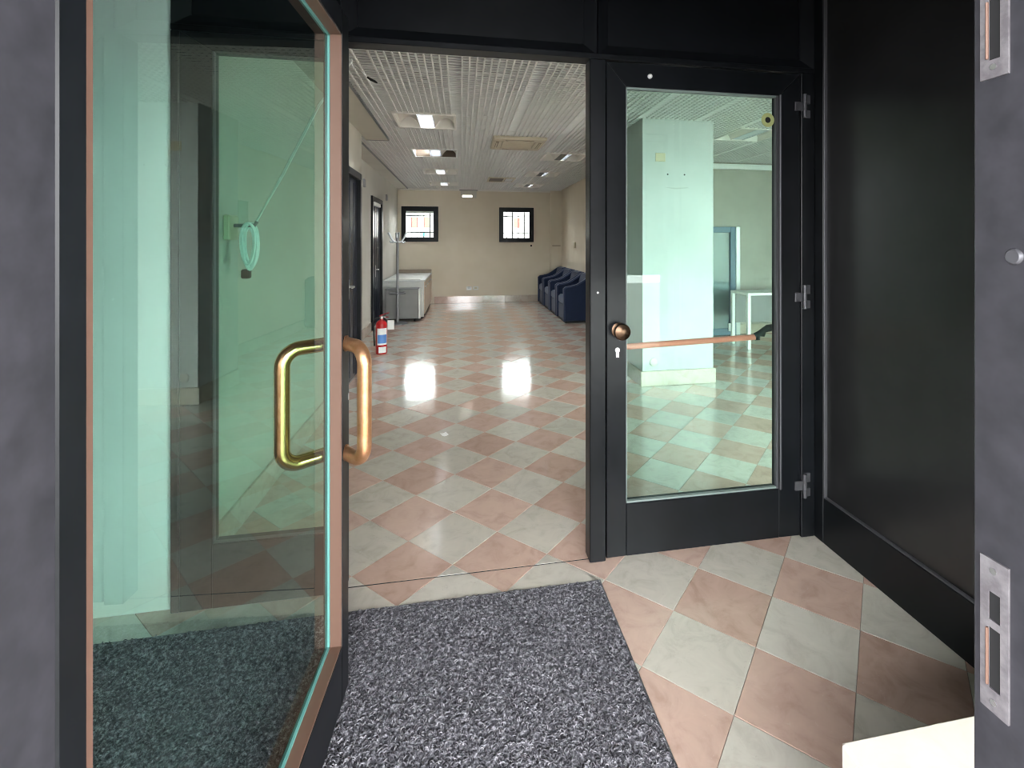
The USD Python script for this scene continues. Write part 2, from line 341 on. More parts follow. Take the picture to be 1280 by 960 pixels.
skirting('', [((1.75, 4.56), (2.55, 4.56), (0, -1)), ((1.77, 4.56), (1.77, 5.2), (-1, 0)), ((2.53, 4.56), (2.53, 5.2), (1, 0))], SKIRT2, pil, L=.8)
skirting('baseboard_back', [((-.6, YB), (2.12, YB), (0, -1))], [SKIRT, SKIRT, PINK[1], PINK[2], SKIRT2], label='low pink marble skirting along the back wall', h=.16)
skirting('baseboard_left', [((XL, 2.20), (XL, 4.55), (1, 0)), ((XL2, 5.76), (XL2, 8.13), (1, 0)), ((XL2, 9.23), (XL2, 11.45), (1, 0))], SKIRT, label='marble skirting along the left wall', h=.14)
skirting('baseboard_right', [((XR, 6.0), (XR, 11.4), (-1, 0)), ((4.26, 6.9), (6.1, 6.9), (0, -1))], SKIRT2, label='marble skirting along the right partition and far wall', h=.15)
obj('junction_plate', bx(1.905, 2.01, 4.553, 4.56, 2.23, 2.315, .003), OLDPL, pil, label='yellowed blank plate')
for x in (2.035, 2.215): obj('screw_hole', lathe([(0, 0), (.008, 0), (.008, .003), (0, .003)], 10, (x, 4.56, 2.105), 'y'), DARK, pil)
obj('scuff_mark', xz(prism([(1.99, 1.978), (2.10, 1.958), (2.16, 1.960), (2.26, 1.972), (2.25, 1.980), (2.12, 1.972)], .0015, 4.558)), STAIN, pil)
obj('socket_outlet', cat([lathe([(0, 0), (.042, 0), (.042, .006), (.036, .010), (0, .010)], 24, (1.885, 4.56, .235), 'y')]), GREYW, pil, smooth=40)

# ------------------------------------------------------------------ black panelled lobby wall (right), inner frame
wv = thing('wall_lobby', 'black panelled wall on the right side of the lobby', 'wall', kind=S)
obj('inset_panel', bx(XV + .012, XV + .06, .56, YT + .06, 0, ZS), BLACKP, wv)
obj('stile', bx(XV - .006, XV + .02, 2.037, YT + .02, .0, ZS, .003), BLACK, wv)
obj('stile', bx(XV - .006, XV + .02, .56, .66, .0, ZS, .003), BLACK, wv)
obj('bottom_rail', bx(XV - .006, XV + .02, .66, 2.037, .0, .215, .003), BLACK, wv)
obj('bead', cat([bx(XV - .003, XV + .014, 2.031, 2.038, .214, ZS, .002), bx(XV - .003, XV + .014, .66, 2.037, .214, .221, .002)]), HINGEM, wv)
obj('lobby_soffit', bx(XO, XV, .42, YT + .04, 2.72, 2.80), BLACKP, wv)
wo = thing('wall_lobby', 'black panelled wall on the left side of the lobby behind the open leaf', 'wall', kind=S)
obj('inset_panel', bx(XO - .06, XO - .012, .56, YT, 0, ZS), BLACKP, wo); obj('bottom_rail', bx(XO - .02, XO + .006, .56, YT - .001, 0, .215, .003), BLACK, wo)
fr = thing('trim_1', 'black metal frame of the inner doorway with transom panels above', 'door frame', kind=S)
obj('post', bx(.566, .640, YT - .03, YT + .05, .0, 2.25, .004), BLACK, fr)
obj('post', bx(-.497, -.465, YT - .03, YT + .05, .0, 2.25, .004), BLACK, fr)
obj('post', bx(1.622, XV - .006, YT - .03, YT + .05, .0, 2.25, .004), BLACK, fr)
obj('post', bx(XL, XL + .03, YT - .03, YT + .05, .0, 2.25, .004), BLACK, fr)
obj('head', bx(XL, XV - .006, YT - .03, YT + .05, 2.25, 2.275, .003), BLACK, fr)
def bevel_frame(x0, x1, z0, z1, w, yo, yi):
    """four mitred profiles: outer edge proud at yo, inner edge at yi"""
    o = [(x0, z0), (x1, z0), (x1, z1), (x0, z1)]; i = [(x0 + w, z0 + w), (x1 - w, z0 + w), (x1 - w, z1 - w), (x0 + w, z1 - w)]; ms = []
    for k in range(4):
        l = (k + 1) % 4
        v = [(*o[k], yo), (*o[l], yo), (*i[l], yi), (*i[k], yi)]; v = [(a, y, b) for a, b, y in v] + [(a, YT + .05, b) for a, b, y in v]
        ms.append(trimesh.Trimesh(np.array(v)).convex_hull)
    return ms
for (xa, xb) in ((-.48, .60), (.605, XV - .006), (XL, -.485)):
    for m in bevel_frame(xa, xb, 2.27, ZS - .15, .055, YT - .025, YT + .005): obj('glazing_profile', m, BLACK, fr)
    obj('transom_panel', bx(xa + .05, xb - .05, YT + .012, YT + .03, 2.30, ZS - .15), BLACK, fr)
obj('screw', lathe([(0, 0), (.005, 0), (.004, .003), (0, .003)], 10, (.602, YT - .03, 1.205), 'y'), STEEL, fr)

def leaf_frame(name_p, x0, x1, z0, z1, wl_, wr_, wb_, wt, y0, y1, parent, m=BLACK):
    """four mitred-looking members with chamfers"""
    obj('stile', xz(prism([(x0, z0), (x0 + wl_, z0 + .001), (x0 + wl_, z1 - wt), (x0, z1)], y1 - y0, y0, .003)), m, parent)
    obj('stile', xz(prism([(x1 - wr_, z0 + .001), (x1, z0), (x1, z1), (x1 - wr_, z1 - wt)], y1 - y0, y0, .003)), m, parent)
    obj('top_rail', xz(prism([(x0 + .001, z1), (x0 + wl_, z1 - wt), (x1 - wr_, z1 - wt), (x1 - .001, z1)], y1 - y0, y0, .003)), m, parent)
    obj('bottom_rail', bx(x0 + wl_, x1 - wr_, y0, y1, z0, z0 + wb_, .003), m, parent)
# closed right leaf of the inner pair
d2 = thing('door_1', 'closed black framed glass door with a salmon push bar and a round brass knob', 'door', kind=S)
lx0, lx1, lz0, lz1 = .644, 1.618, .012, 2.242; gy = YT - .004
leaf_frame('', lx0, lx1, lz0, lz1, .092, .115, .235, .108, YT - .028, YT + .030, d2)
gx0, gx1, gz0, gz1 = lx0 + .092, lx1 - .115, lz0 + .235, lz1 - .108
obj('glazing_bead', cat([bx(gx0, gx0 + .006, YT - .02, gy, gz0, gz1), bx(gx0, gx1, YT - .02, gy, gz1 - .008, gz1), bx(gx0, gx1, YT - .020, gy, gz0, gz0 + .008)]), GASKET, d2)
obj('glazing_bead', cat([bx(gx1 + .002, gx1 + .012, YT - .034, YT - .027, gz0 - .004, gz1 + .004, .003), bx(gx1 - .010, gx1, YT - .022, gy, gz0, gz1)]), HINGEM, d2)
obj('glass_pane', bx(gx0 + .001, gx1 - .001, gy, gy + .008, gz0 + .001, gz1 - .001), GL_IN, d2)
kn = obj('knob', lathe([(0, 0), (.034, 0), (.034, .006), (.020, .010), (.016, .026), (.022, .034), (.034, .040), (.038, .050), (.035, .060), (.020, .067), (0, .069)], 28, (.700, YT - .028, 1.035), 'y'), KNOBM, d2, smooth=40, label='round aged brass knob')
obj('escutcheon', xz(prism([(.694 + .011 * math.cos(a), .945 + .011 * math.sin(a)) for a in np.linspace(-.9, 4.04, 14)] + [(.6875, .912), (.7005, .912)], .004, YT - .032)), WPLAST, d2, label='keyhole cylinder plate')
obj('keyhole', cat([bx(.6925, .6955, YT - .0335, YT - .0318, .925, .942)]), DARK, d2)
obj('door_bumper', lathe([(0, 0), (.011, 0), (.011, .006), (.007, .012), (0, .014)], 16, (.848, YT - .028, 2.185), 'y'), WPLAST, d2, smooth=40, label='small white button')
obj('push_bar', tube([(gx0 - .02, YT + .11, .925), (1.468, YT + .11, .950)], .0145, 16), BARM, d2, smooth=50, label='salmon push bar')
obj('push_bar_bracket', cat([tube([(1.464, YT + .11, .949), (1.476, YT + .108, .952), (1.478, YT + .10, .966), (1.490, YT + .088, .972), (1.492, YT + .075, .990), (1.500, YT + .05, 1.005), (1.51, YT + .03, 1.012)], [.017, .022, .014, .020, .014, .018, .016], 12)]), RUBBER, d2, smooth=50, label='black push bar arm')
obj('push_bar_bracket', tube([(gx0 - .02, YT + .11, .925), (gx0 - .05, YT + .035, .93)], .018, 10), RUBBER, d2, label='black push bar arm')
obj('round_sticker', lathe([(.014, 0), (.034, 0), (.034, .0012), (.014, .0012)], 24, (1.459, gy - .0002, 2.02), 'y'), STICK, d2, label='round yellow-green sticker with a dark centre')
obj('round_sticker', lathe([(0, 0), (.0145, 0), (.0145, .0014), (0, .0014)], 24, (1.459, gy - .0002, 2.02), 'y'), DARK, d2)
for z in (2.085, 1.165, .255):
    h = obj('hinge', cat([bx(1.585, 1.626, YT - .036, YT - .028, z - .022, z + .022, .002), bx(1.628, 1.668, YT - .034, YT - .028, z + .014, z + .058, .002), bx(1.628, 1.668, YT - .034, YT - .028, z - .055, z - .016, .002)]), HINGEM, d2, label='dark steel surface hinge')
    obj('hinge_knuckle', cat([lathe([(0, a), (.0095, a), (.0095, b), (0, b)], 14, (1.632, YT - .040, z)) for a, b in ((-.056, -.019), (-.018, .018), (.019, .058))]), HINGEM, d2 and stage.GetPrimAtPath(h.GetPath()), smooth=40)
# fixed sidelight on the left of the doorway, behind the open leaf
sl = thing('window_1', 'fixed black framed glass sidelight beside the inner doorway, behind the open glass leaf', 'window', kind=S)
leaf_frame('', XL + .03, -.499, .0, 2.248, .115, .026, .25, .07, YT - .028, YT + .03, sl)
obj('glass_pane', bx(XL + .146, -.526, gy, gy + .008, .251, 2.177), GL_IN, sl)
obj('glazing_bead', cat([bx(XL + .145, XL + .149, YT - .02, gy, .25, 2.178), bx(XL + .145, -.525, YT - .02, gy, .25, .2535)]), HINGEM, sl)

# ------------------------------------------------------------------ outer frame, open glass leaf
of = thing('trim_2', 'scuffed dark metal frame of the outer doorway around the viewer', 'door frame', kind=S)
jl = obj('jamb', bx(-.50, -.4078, .40, .582, 0, 2.30, .0015), JAMB, of, label='left jamb')
jr = obj('jamb', bx(.69, .772, .40, .552, 0, 2.30, .004), JAMB, of, label='right jamb with strike plates')
obj('head', bx(XO, XV, .40, .552, 2.30, ZS, .003), BLACK, of)
obj('post', bx(XO - .06, XO + .06, .40, .56, 0, 2.30, .003), JAMB, of); obj('post', bx(XV - .06, XV + .06, .40, .56, 0, 2.30, .003), JAMB, of)
obj('bottom_rail', bx(XO + .06, -.50, .40, .552, 0, .12, .003), BLACK, of)
def strike(z0, z1, slots):
    y0, y1, x = .505, .539, .69; cuts = sorted(slots); ms = []; z = z0; sy0, sy1 = .5145, .5285
    for a, b in cuts: ms += [bx(x - .003, x + .001, y0, y1, z, a)]; ms += [bx(x - .003, x + .001, y0, sy0, a, b), bx(x - .003, x + .001, sy1, y1, a, b)]; z = b
    ms.append(bx(x - .003, x + .001, y0, y1, z, z1)); p = stage.GetPrimAtPath(jr.GetPath())
    obj('strike_plate', cat(ms), PLATEM, p); obj('strike_slot', cat([bx(x - .0012, x + .0005, sy0 - .001, sy1 + .001, a - .001, b + .001) for a, b in cuts]), DARK, p)
    obj('strike_lip', cat([bx(x - .006, x - .002, sy1 - .0005, sy1 + .0025, a + .002, b - .002, .001) for a, b in cuts[:1]]), BRONZE, p)
    obj('strike_screw', cat([lathe([(0, 0), (.004, 0), (.003, .002), (0, .002)], 10, (x - .0045, .522, zz), 'x') for zz in (z0 + .014, z1 - .014)]), STEEL, p)
strike(.815, 1.015, [(.845, .925), (.935, .972)]); strike(1.648, 1.86, [(1.672, 1.752), (1.78, 1.82)])
obj('lock_button', lathe([(0, -.004), (.008, -.004), (.0105, -.001), (.0105, .001), (0, .001)], 20, (.69, .500, 1.414), 'x'), HINGEM, stage.GetPrimAtPath(jr.GetPath()), smooth=40)
sb = single('marble_sill', bx(.776, XV - .006, .42, .885, 0, .395, .006), SILLM, 'pale marble sill block beside the right jamb, low in the corner', 'sill')
w4 = thing('window_2', 'narrow outer side window above the marble sill', 'window', kind=S)
obj('window_frame', cat([bx(.772, XV - .06, .44, .50, .395, .44, .003), bx(.772, XV - .06, .44, .50, 2.25, 2.30, .003)]), BLACK, w4); obj('glass_pane', bx(.773, XV - .061, .466, .474, .44, 1.16), GL_CLR, w4); obj('mid_rail', bx(.772, XV - .06, .44, .50, 1.16, 1.22, .003), BLACK, w4); obj('upper_panel', bx(.773, XV - .061, .46, .48, 1.22, 2.25), BLACKP, w4)
obj('side_panel', bx(XO + .055, -.495, .45, .49, .115, 2.305), BLACKP, of)
w6 = thing('window_3', 'large shop window lighting the right wing', 'window', kind=S)
obj('window_frame', cat([bx(XV + .06, 6.2, .42, .50, 0, .35, .004), bx(XV + .06, 6.2, .42, .50, 2.10, ZS, .004)] + [bx(x - .035, x + .035, .42, .50, .35, 2.10, .004) for x in (XV + .10, 3.25, 4.75, 6.16)]), BLACK, w6)
for a, b in ((XV + .135, 3.215), (3.285, 4.715), (4.785, 6.125)): obj('glass_pane', bx(a, b, .456, .464, .35, 2.10), GL_CLR, w6)
w7 = thing('window_4', 'side shop window of the right wing', 'window', kind=S)
obj('window_frame', cat([bx(6.24, 6.32, y - .035, y + .035, .35, 2.10, .004) for y in (.935, 2.25, 3.565)]), BLACK, w7)
for a, b in ((.97, 2.215), (2.285, 3.53)): obj('glass_pane', bx(6.276, 6.284, a, b, .35, 2.10), GL_CLR, w7)
single('wall_front', cat([bx(-4, XO - .06, .30, .42, -.1, 4.2), bx(6.2, 9, .30, .42, -.1, 4.2), bx(XO - .06, 6.2, .30, .42, ZS - .1, 4.2)]), CREAM, 'plastered street front above and beside the entrance', 'wall', kind=S)
single('canopy', bx(-3.2, 1.75, -1.7, .30, 2.58, 2.72, .01), BLACK, 'dark flat canopy projecting over the entrance', 'canopy', kind=S)
# open leaf: local x from hinge to free edge, y = 0 on the lobby side
LEN, LH = 1.075, 2.15
d1 = thing('door_2', 'open glass entrance door with a bronze edged frame and tubular pull handles', 'door', (-.4056, .576, 0), 90 - 2.7, kind=S)
T, SW, BR, TR = .055, .072, .178, .080
obj('stile', bx(LEN - SW, LEN, 0, T, .012, LH, .003), BLACK, d1); obj('stile', bx(0, .040, 0, T, .012, LH, .003), BLACK, d1)
obj('top_rail', bx(.040, LEN - SW, 0, T, LH - TR, LH, .003), BLACK, d1); obj('bottom_rail', bx(.040, LEN - SW, 0, T, .012, .012 + BR, .003), BLACK, d1)
g0, g1, h0, h1 = .040, LEN - SW, .012 + BR, LH - TR
obj('bronze_bead', bx(g1 - .004, g1, .001, .040, h0, h1, .0015), BRONZE, d1); obj('bronze_bead', bx(g0, g0 + .022, .010, .040, h0, h1, .002), BRONZE, d1)
obj('bronze_bead', bx(g0, g1, .001, .040, h1 - .004, h1, .0015), BRONZE, d1); obj('bronze_bead', bx(g0, g1, .001, .040, h0, h0 + .004, .0015), BRONZE, d1)
obj('seal', cat([bx(g1 - .010, g1 - .004, .034, .040, h0 + .004, h1 - .004), bx(g0 + .016, g1 - .004, .034, .040, h0 + .004, h0 + .010), bx(g0 + .016, g1 - .004, .034, .040, h1 - .010, h1 - .004)]), GLEDGE, d1)
obj('seal', bx(g1 - .0008, g1 + .0005, -.001, .004, h0, h1), RUBBER, d1)
obj('glass_pane', bx(g0 + .002, g1 - .005, .040, .048, h0 + .005, h1 - .005), GL_OUT, d1)
obj('edge_gasket', bx(LEN - .001, LEN + .005, .012, .03, .02, LH - .01), RUBBER, d1)
obj('latch_plate', bx(LEN - .004, LEN + .0015, -.0012, .004, .925, .945), STEEL, d1)
def pull(side, off, back, r, z0=.770, z1=1.113):
    s = -1 if side < 0 else 1; y0 = 0 if side < 0 else T; bend = .05
    a = np.array((LEN - SW * .5, y0, 0)); g = np.array((LEN - SW * .5 - back, y0 + s * off, 0)); dirn = (g - a) / np.linalg.norm(g - a); up = np.array((0, 0, 1.))
    pts = [a + up * z0]
    pts += [g - dirn * bend + up * z0 + dirn * bend * math.sin(t) + up * bend * (1 - math.cos(t)) for t in np.linspace(0, math.pi / 2, 9)]
    pts += [g + up * z for z in np.linspace(z0 + bend + .03, z1 - bend - .03, 4)]
    pts += [g - dirn * bend + up * z1 + dirn * bend * math.cos(t) - up * bend * (1 - math.sin(t)) for t in np.linspace(0, math.pi / 2, 9)]
    pts += [a + up * z1]
    rose = [lathe([(0, 0), (r * 1.18, 0), (r * 1.18, .006), (0, .006)], 20, (a[0], y0 - (0.0 if side < 0 else -.006), z), 'y') for z in (z0, z1)]
    return tube(pts, r, 18), cat(rose)
m, ro = pull(-1, .075, .075, .021); hp = obj('pull_handle', m, COPPER, d1, smooth=60, label='copper coloured tubular pull handle on the lobby side'); obj('rose', ro, COPPER, hp)
m, ro = pull(1, .100, .085, .0215); hp = obj('pull_handle', m, BRASS, d1, smooth=60, label='polished brass tubular pull handle seen through the glass'); obj('rose', ro, BRASS, hp)
for z in (.35, 1.1, 1.85): obj('hinge', cat([lathe([(0, -.05), (.010, -.05), (.010, .05), (0, .05)], 14, (-.012, T + .004, z))]), GREYMETAL, d1, smooth=40)

# ------------------------------------------------------------------ doormat
dm = thing('doormat', 'coarse dark grey fibre doormat sunk into the lobby floor', 'doormat')
mx0, my0, mx1, my1 = MATR.bounds
obj('backing', bx(mx0 + .001, mx1 - .001, my0 + .001, my1 - .001, -.02, -.004), RUBBER, dm)
obj('edge_strip', cat([bx(mx1 - .006, mx1 - .001, my0, my1, -.01, .002, .001), bx(mx0, mx1, my1 - .006, my1 - .001, -.01, .002, .001)]), GREYMETAL, dm)
NX, NY = 366, 246; gx, gy_ = np.meshgrid(np.linspace(mx0 + .007, mx1 - .007, NX), np.linspace(my0 + .007, my1 - .007, NY)); P = np.c_[gx.ravel(), gy_.ravel(), np.zeros(gx.size)]
hz = meshkit.fbm(P * 95, 2, 3) * .011 + meshkit.noise(P * 9, 5) * .002 - .004; P[:, 2] = hz
ii = np.arange(NX * NY).reshape(NY, NX); Q = np.stack([ii[:-1, :-1], ii[:-1, 1:], ii[1:, 1:], ii[1:, :-1]], -1).reshape(-1, 4)
obj('pile', (P, Q), MATM, dm, smooth=True, kind='stuff')
NF = 42000; bxy = RNG.uniform((mx0 + .01, my0 + .01), (mx1 - .01, my1 - .01), (NF, 2)); ang = RNG.uniform(0, 2 * np.pi, NF); ln = RNG.uniform(.005, .012, NF)
zz = RNG.uniform(.001, .0045, NF); dx, dy = np.cos(ang) * ln, np.sin(ang) * ln
pts = np.stack([np.c_[bxy[:, 0] - dx, bxy[:, 1] - dy, zz - .003], np.c_[bxy[:, 0] - dx * .3 + dy * .3, bxy[:, 1] - dy * .3 - dx * .3, zz + .004], np.c_[bxy[:, 0] + dx * .5 + dy * .2, bxy[:, 1] + dy * .5 - dx * .2, zz + .0045], np.c_[bxy[:, 0] + dx, bxy[:, 1] + dy, zz - .002]], 1).reshape(-1, 3)
cv = UsdGeom.BasisCurves.Define(stage, path_of('fibres', dm)); cv.CreateTypeAttr('linear'); cv.CreateCurveVertexCountsAttr(Vt.IntArray.FromNumpy(np.full(NF, 4, np.int32)))
cv.CreatePointsAttr(Vt.Vec3fArray.FromNumpy(pts.astype(np.float32))); cv.CreateWidthsAttr(Vt.FloatArray.FromNumpy(np.full(len(pts), .0024, np.float32))); cv.SetWidthsInterpolation('vertex')
UsdShade.MaterialBindingAPI.Apply(cv.GetPrim()).Bind(MATM); setd(cv.GetPrim(), kind='stuff')

# ------------------------------------------------------------------ inner doors on the left wall
def flush_door(name, label, x, y0, y1, h, handle, closer):
    d = thing(name, label, 'door', kind=S)
    obj('door_frame', cat([bx(x - .06, x + .03, y0 - .045, y0 + .03, 0, h + .045, .004), bx(x - .06, x + .03, y1 - .03, y1 + .045, 0, h + .045, .004), bx(x - .06, x + .03, y0 + .03, y1 - .03, h - .03, h + .045, .004)]), BLACK, d)
    obj('door_leaf', bx(x - .05, x - .008, y0 + .032, y1 - .032, .006, h - .032, .003), DOORB, d)
    for k in range(1, 5):
        yy = y0 + .03 + (y1 - y0 - .06) * k / 5; obj('moulding', bx(x - .010, x - .002, yy - .006, yy + .006, .05, h - .08, .002), DOORB, d)
    hy, hz = handle; obj('handle_plate', bx(x - .008, x - .003, hy - .02, hy + .02, hz - .10, hz + .10, .002), STEEL, d)
    obj('lever', tube([(x - .004, hy, hz + .03), (x + .045, hy, hz + .03), (x + .052, hy - .02, hz + .03), (x + .052, hy - .12, hz + .03)], .009, 10), STEEL, d, smooth=50)
    if closer: obj('door_closer', bx(x - .008, x + .04, y0 + .08, y1 - .25, h - .10, h - .045, .004), WPLAST, d, label='pale door closer')
    return d
flush_door('door_3', 'dark blue inner door on the left wall nearest the entrance', XL, *D3, (5.14, .95), False)
flush_door('door_4', 'dark inner door further along the left wall with a pale closer', XL2, *D4, (8.62, .93), True)
# pale door and glazed blue frame in the right wing
d5 = thing('door_5', 'glazed door in a blue-grey frame on the far wall of the right wing', 'door', kind=S)
x0, x1 = 3.30, 4.17
obj('door_frame', cat([bx(x0, x0 + .07, 6.84, 6.9, 0, 1.66, .004), bx(x1 - .09, x1, 6.84, 6.9, 0, 1.66, .004), bx(x0 + .07, x1 - .09, 6.84, 6.9, 1.57, 1.66, .004), bx(x0 + .07, x1 - .09, 6.84, 6.9, 0, .10, .004)]), BLUEG, d5)
obj('edge_profile', bx(x1, x1 + .07, 6.83, 6.9, 0, 1.66, .004), ALU, d5); obj('glass_pane', bx(x0 + .07, x1 - .09, 6.86, 6.868, .10, 1.57), GL_CLR, d5); obj('back_panel', bx(x0 + .07, x1 - .09, 6.88, 6.895, .10, 1.57), plain('blue_grey_panel', (.26, .32, .35), .3), d5)
d6 = thing('door_6', 'white flush door in the right wing behind the pillar', 'door', kind=S)
obj('door_frame', cat([bx(2.60, 2.65, 6.85, 6.9, 0, 2.06, .004), bx(3.19, 3.24, 6.85, 6.9, 0, 2.06, .004), bx(2.65, 3.19, 6.85, 6.9, 2.0, 2.06, .004)]), BLUEG, d6); obj('door_leaf', bx(2.652, 3.188, 6.872, 6.898, .006, 1.998, .003), WHITEW, d6); obj('lever', tube([(2.72, 6.872, 1.02), (2.72, 6.82, 1.02), (2.84, 6.82, 1.02)], .009, 8), STEEL, d6)
single('wall_socket', bx(4.04, 4.13, 6.828, 6.84, .06, .18, .004), WPLAST, 'white socket plate low on the blue-grey framed glazed door', 'socket')

# ------------------------------------------------------------------ back windows
for k, (a, b, z0, z1) in enumerate(WN):
    w = thing(f'window_{5 + k}', ['small dark framed barred window above the coat stand', 'small dark framed barred window near the blue armchairs'][k], 'window', kind=S)
    f = .105
    obj('window_frame', xz(prism([(a, z0), (b, z0), (b - f, z0 + f), (a + f, z0 + f)], .07, YB - .03, .004)), BLACK, w); obj('window_frame', xz(prism([(a + f, z1 - f), (b - f, z1 - f), (b, z1), (a, z1)], .07, YB - .03, .004)), BLACK, w)
    obj('window_frame', xz(prism([(a, z0), (a + f, z0 + f), (a + f, z1 - f), (a, z1)], .07, YB - .03, .004)), BLACK, w); obj('window_frame', xz(prism([(b - f, z0 + f), (b, z0), (b, z1), (b - f, z1 - f)], .07, YB - .03, .004)), BLACK, w)
    obj('glass_pane', bx(a + f - .01, b - f + .01, YB + .005, YB + .011, z0 + f - .01, z1 - f + .01), GL_CLR, w)
    obj('reveal', cat([bx(a - .0, a + .05, YB + .04, YB + .3, z0, z1), bx(b - .05, b, YB + .04, YB + .3, z0, z1), bx(a, b, YB + .04, YB + .3, z0, z0 + .05), bx(a, b, YB + .04, YB + .3, z1 - .05, z1)]), WHITEW, w)
    for q in range(1, 5):
        xx = a + f * .5 + (b - a - f) * q / 5; obj('grille_bar', tube([(xx, YB + .22, z0 + .05), (xx, YB + .22, z1 - .05)], .0135, 8), GRILLE, w)
    for zq in (z0 + .22, z1 - .20): obj('grille_bar', bx(a + .05, b - .05, YB + .215, YB + .226, zq - .011, zq + .011), GRILLE, w)
    if k == 0: obj('roller_blind_box', bx(a + f, b - f, YB + .03, YB + .10, z1 - f - .05, z1 - f + .01, .008), WPLAST, w)
# the house outside the back windows
single('back_yard', bx(-20, 20, 12.0, 45, -.3, -.1), PAVE, 'grey yard ground behind the building', 'ground', kind=S)
hs = thing('house', 'pale rendered house with red shutters outside the back windows', 'house')
obj('wall', bx(-22, 16, 45, 53, -.3, 7.5), HOUSE, hs); obj('roof', yz(prism([(44.4, 7.5), (53.6, 7.5), (49, 9.4)], 39, -22.5)), plain('roof_tile', (.40, .16, .10), .8), hs)
for x in (-4.1, -2.98, -8.2, 5.2, 7.6, 1.0): obj('shutter', bx(x - .29, x + .29, 44.93, 45, 2.72, 3.62, .02), SHUT, hs)
obj('awning', bx(-3.6, -2.9, 44.6, 45, 1.9, 2.25, .03), TEALM, hs); obj('string_course', bx(-22, 16, 44.9, 45, 2.0, 2.12, .02), plain('grey_stone_band', (.45, .42, .40), .8), hs)

# ------------------------------------------------------------------ ceiling fittings
def troffer(loc, label, open_left=False, lit=1.0, narrow=False):
    t = thing('ceiling_light', label, 'ceiling light', (loc[0], loc[1], ZC), 0, 'recessed square ceiling lights'); w = .6
    obj('flange', cat([bx(0, w, 0, .022, -.008, .012, .002), bx(0, w, w - .022, w, -.008, .012, .002), bx(0, .022, .022, w - .022, -.008, .012, .002), bx(w - .022, w, .022, w - .022, -.008, .012, .002)]), WPLAST if open_left else REFLW, t)
    obj('housing', cat([bx(.02, w - .02, .018, .024, .0, .13), bx(.02, w - .02, w - .024, w - .018, .0, .13), bx(.018, .024, .02, w - .02, 0, .13), bx(w - .024, w - .018, .02, w - .02, 0, .13), bx(.02, w - .02, .02, w - .02, .13, .14)]), BROWNV if open_left else REFLW, t)
    def curve(xa, xb):
        top = [(xa + (xb - xa) * s, .004 + .105 * math.sin(math.pi * min(1, .12 + s * .88)) ** .8) for s in np.linspace(0, 1, 13)]
        return xz(prism(top + [(x, z + .004) for x, z in top[::-1]], w - .05, .025))
    if not open_left: obj('reflector', curve(.024, .222), REFLW, t, smooth=50)
    obj('reflector', curve(w - .024, w - .222), REFLW, t, smooth=50)
    l0, l1 = .222, .378
    obj('louvre', cat([bx(l0, l0 + .004, .025, w - .025, 0, .05), bx(l1 - .004, l1, .025, w - .025, 0, .05)] + [bx(l0, l1, y, y + .009, .002, .050) for y in np.linspace(.05, w - .06, 10)] + ([bx(l0, .315, .025, w - .025, .001, .004)] if narrow else [])), LOUV if lit else ALU, t)
    for x in (.27, .33) if not narrow else (.33,): obj('tube', tube([(x, .05, .066), (x, w - .05, .066)], .013, 10), TUBE if lit else WPLAST, t)
    return t
LAB = ['recessed ceiling light with a glowing louvre nearest the doorway, left row', 'recessed ceiling light with its left reflector missing, second of the left row', 'recessed ceiling light third in the left row', 'recessed ceiling light farthest in the left row above the back window',
       'recessed ceiling light nearest in the right row beyond the beige air conditioner', 'recessed ceiling light middle of the right row', 'recessed ceiling light farthest in the right row', 'recessed ceiling light seen through the top right of the glass door', 'recessed ceiling light in the right wing near the shop window', 'recessed ceiling light in the right wing far from the pillar']
for k, (loc, lb) in enumerate(zip(LIGHTS, LAB)): troffer(loc, lb, k == 1, k < 7, 4 <= k <= 6)
ac = thing('air_conditioner', 'beige square ceiling air conditioner cassette in the middle of the grid', 'air conditioner', (.37, 5.60, ZC))
o, i_ = [(0, 0), (.63, 0), (.63, .65), (0, .65)], .05
obj('cover', cat([bx(0, .63, 0, .12, -.035, .02, .01), bx(0, .63, .53, .65, -.035, .02, .01), bx(0, .12, .12, .53, -.035, .02, .01), bx(.51, .63, .12, .53, -.035, .02, .01)]), BEIGE, ac)
obj('intake_grille', cat([bx(.125, .505, .125, .525, -.02, -.01)] + [bx(.13, .50, y, y + .012, -.03, -.02, .002) for y in np.linspace(.14, .50, 11)]), BEIGE, ac)
for (a, b, c_, d_) in ((.15, .48, .045, .075), (.15, .48, .575, .605), (.045, .075, .15, .50), (.555, .585, .15, .50)):
    obj('air_slot', bx(a, b, c_, d_, -.0365, -.034), BROWNV, ac); obj('flap', bx(a + .004, b - .004, c_ + (.004 if b - a > .1 else .004), (c_ + d_) / 2 + .004, -.045, -.037, .002) if b - a > .1 else bx(a + .004, (a + b) / 2 + .004, c_ + .004, d_ - .004, -.045, -.037, .002), BEIGE, ac)
for x in (.17, .45): obj('screw_cap', lathe([(0, -.040), (.010, -.040), (.010, -.034), (0, -.034)], 12, (x, .10, 0)), BROWNW, ac)
cvn = thing('ceiling_vent', 'open dark ceiling vent with a pale grille frame near the back wall', 'vent', (.52, 9.25, ZC))
obj('frame', cat([bx(0, .52, 0, .03, -.012, .01, .002), bx(0, .52, .57, .60, -.012, .01, .002), bx(0, .03, .03, .57, -.012, .01, .002), bx(.49, .52, .03, .57, -.012, .01, .002), bx(.30, .33, .03, .57, -.012, .01, .002)]), OLDPL, cvn)
obj('backing', bx(.03, .49, .03, .57, -.004, .004), BROWNV, cvn); [obj('slat', bx(.34, .48, y, y + .02, -.012, -.006, .001), WPLAST, cvn) for y in np.linspace(.06, .52, 6)]
em = thing('emergency_light', 'small grey emergency light high on the back wall', 'emergency light', (0, YB, 2.45))
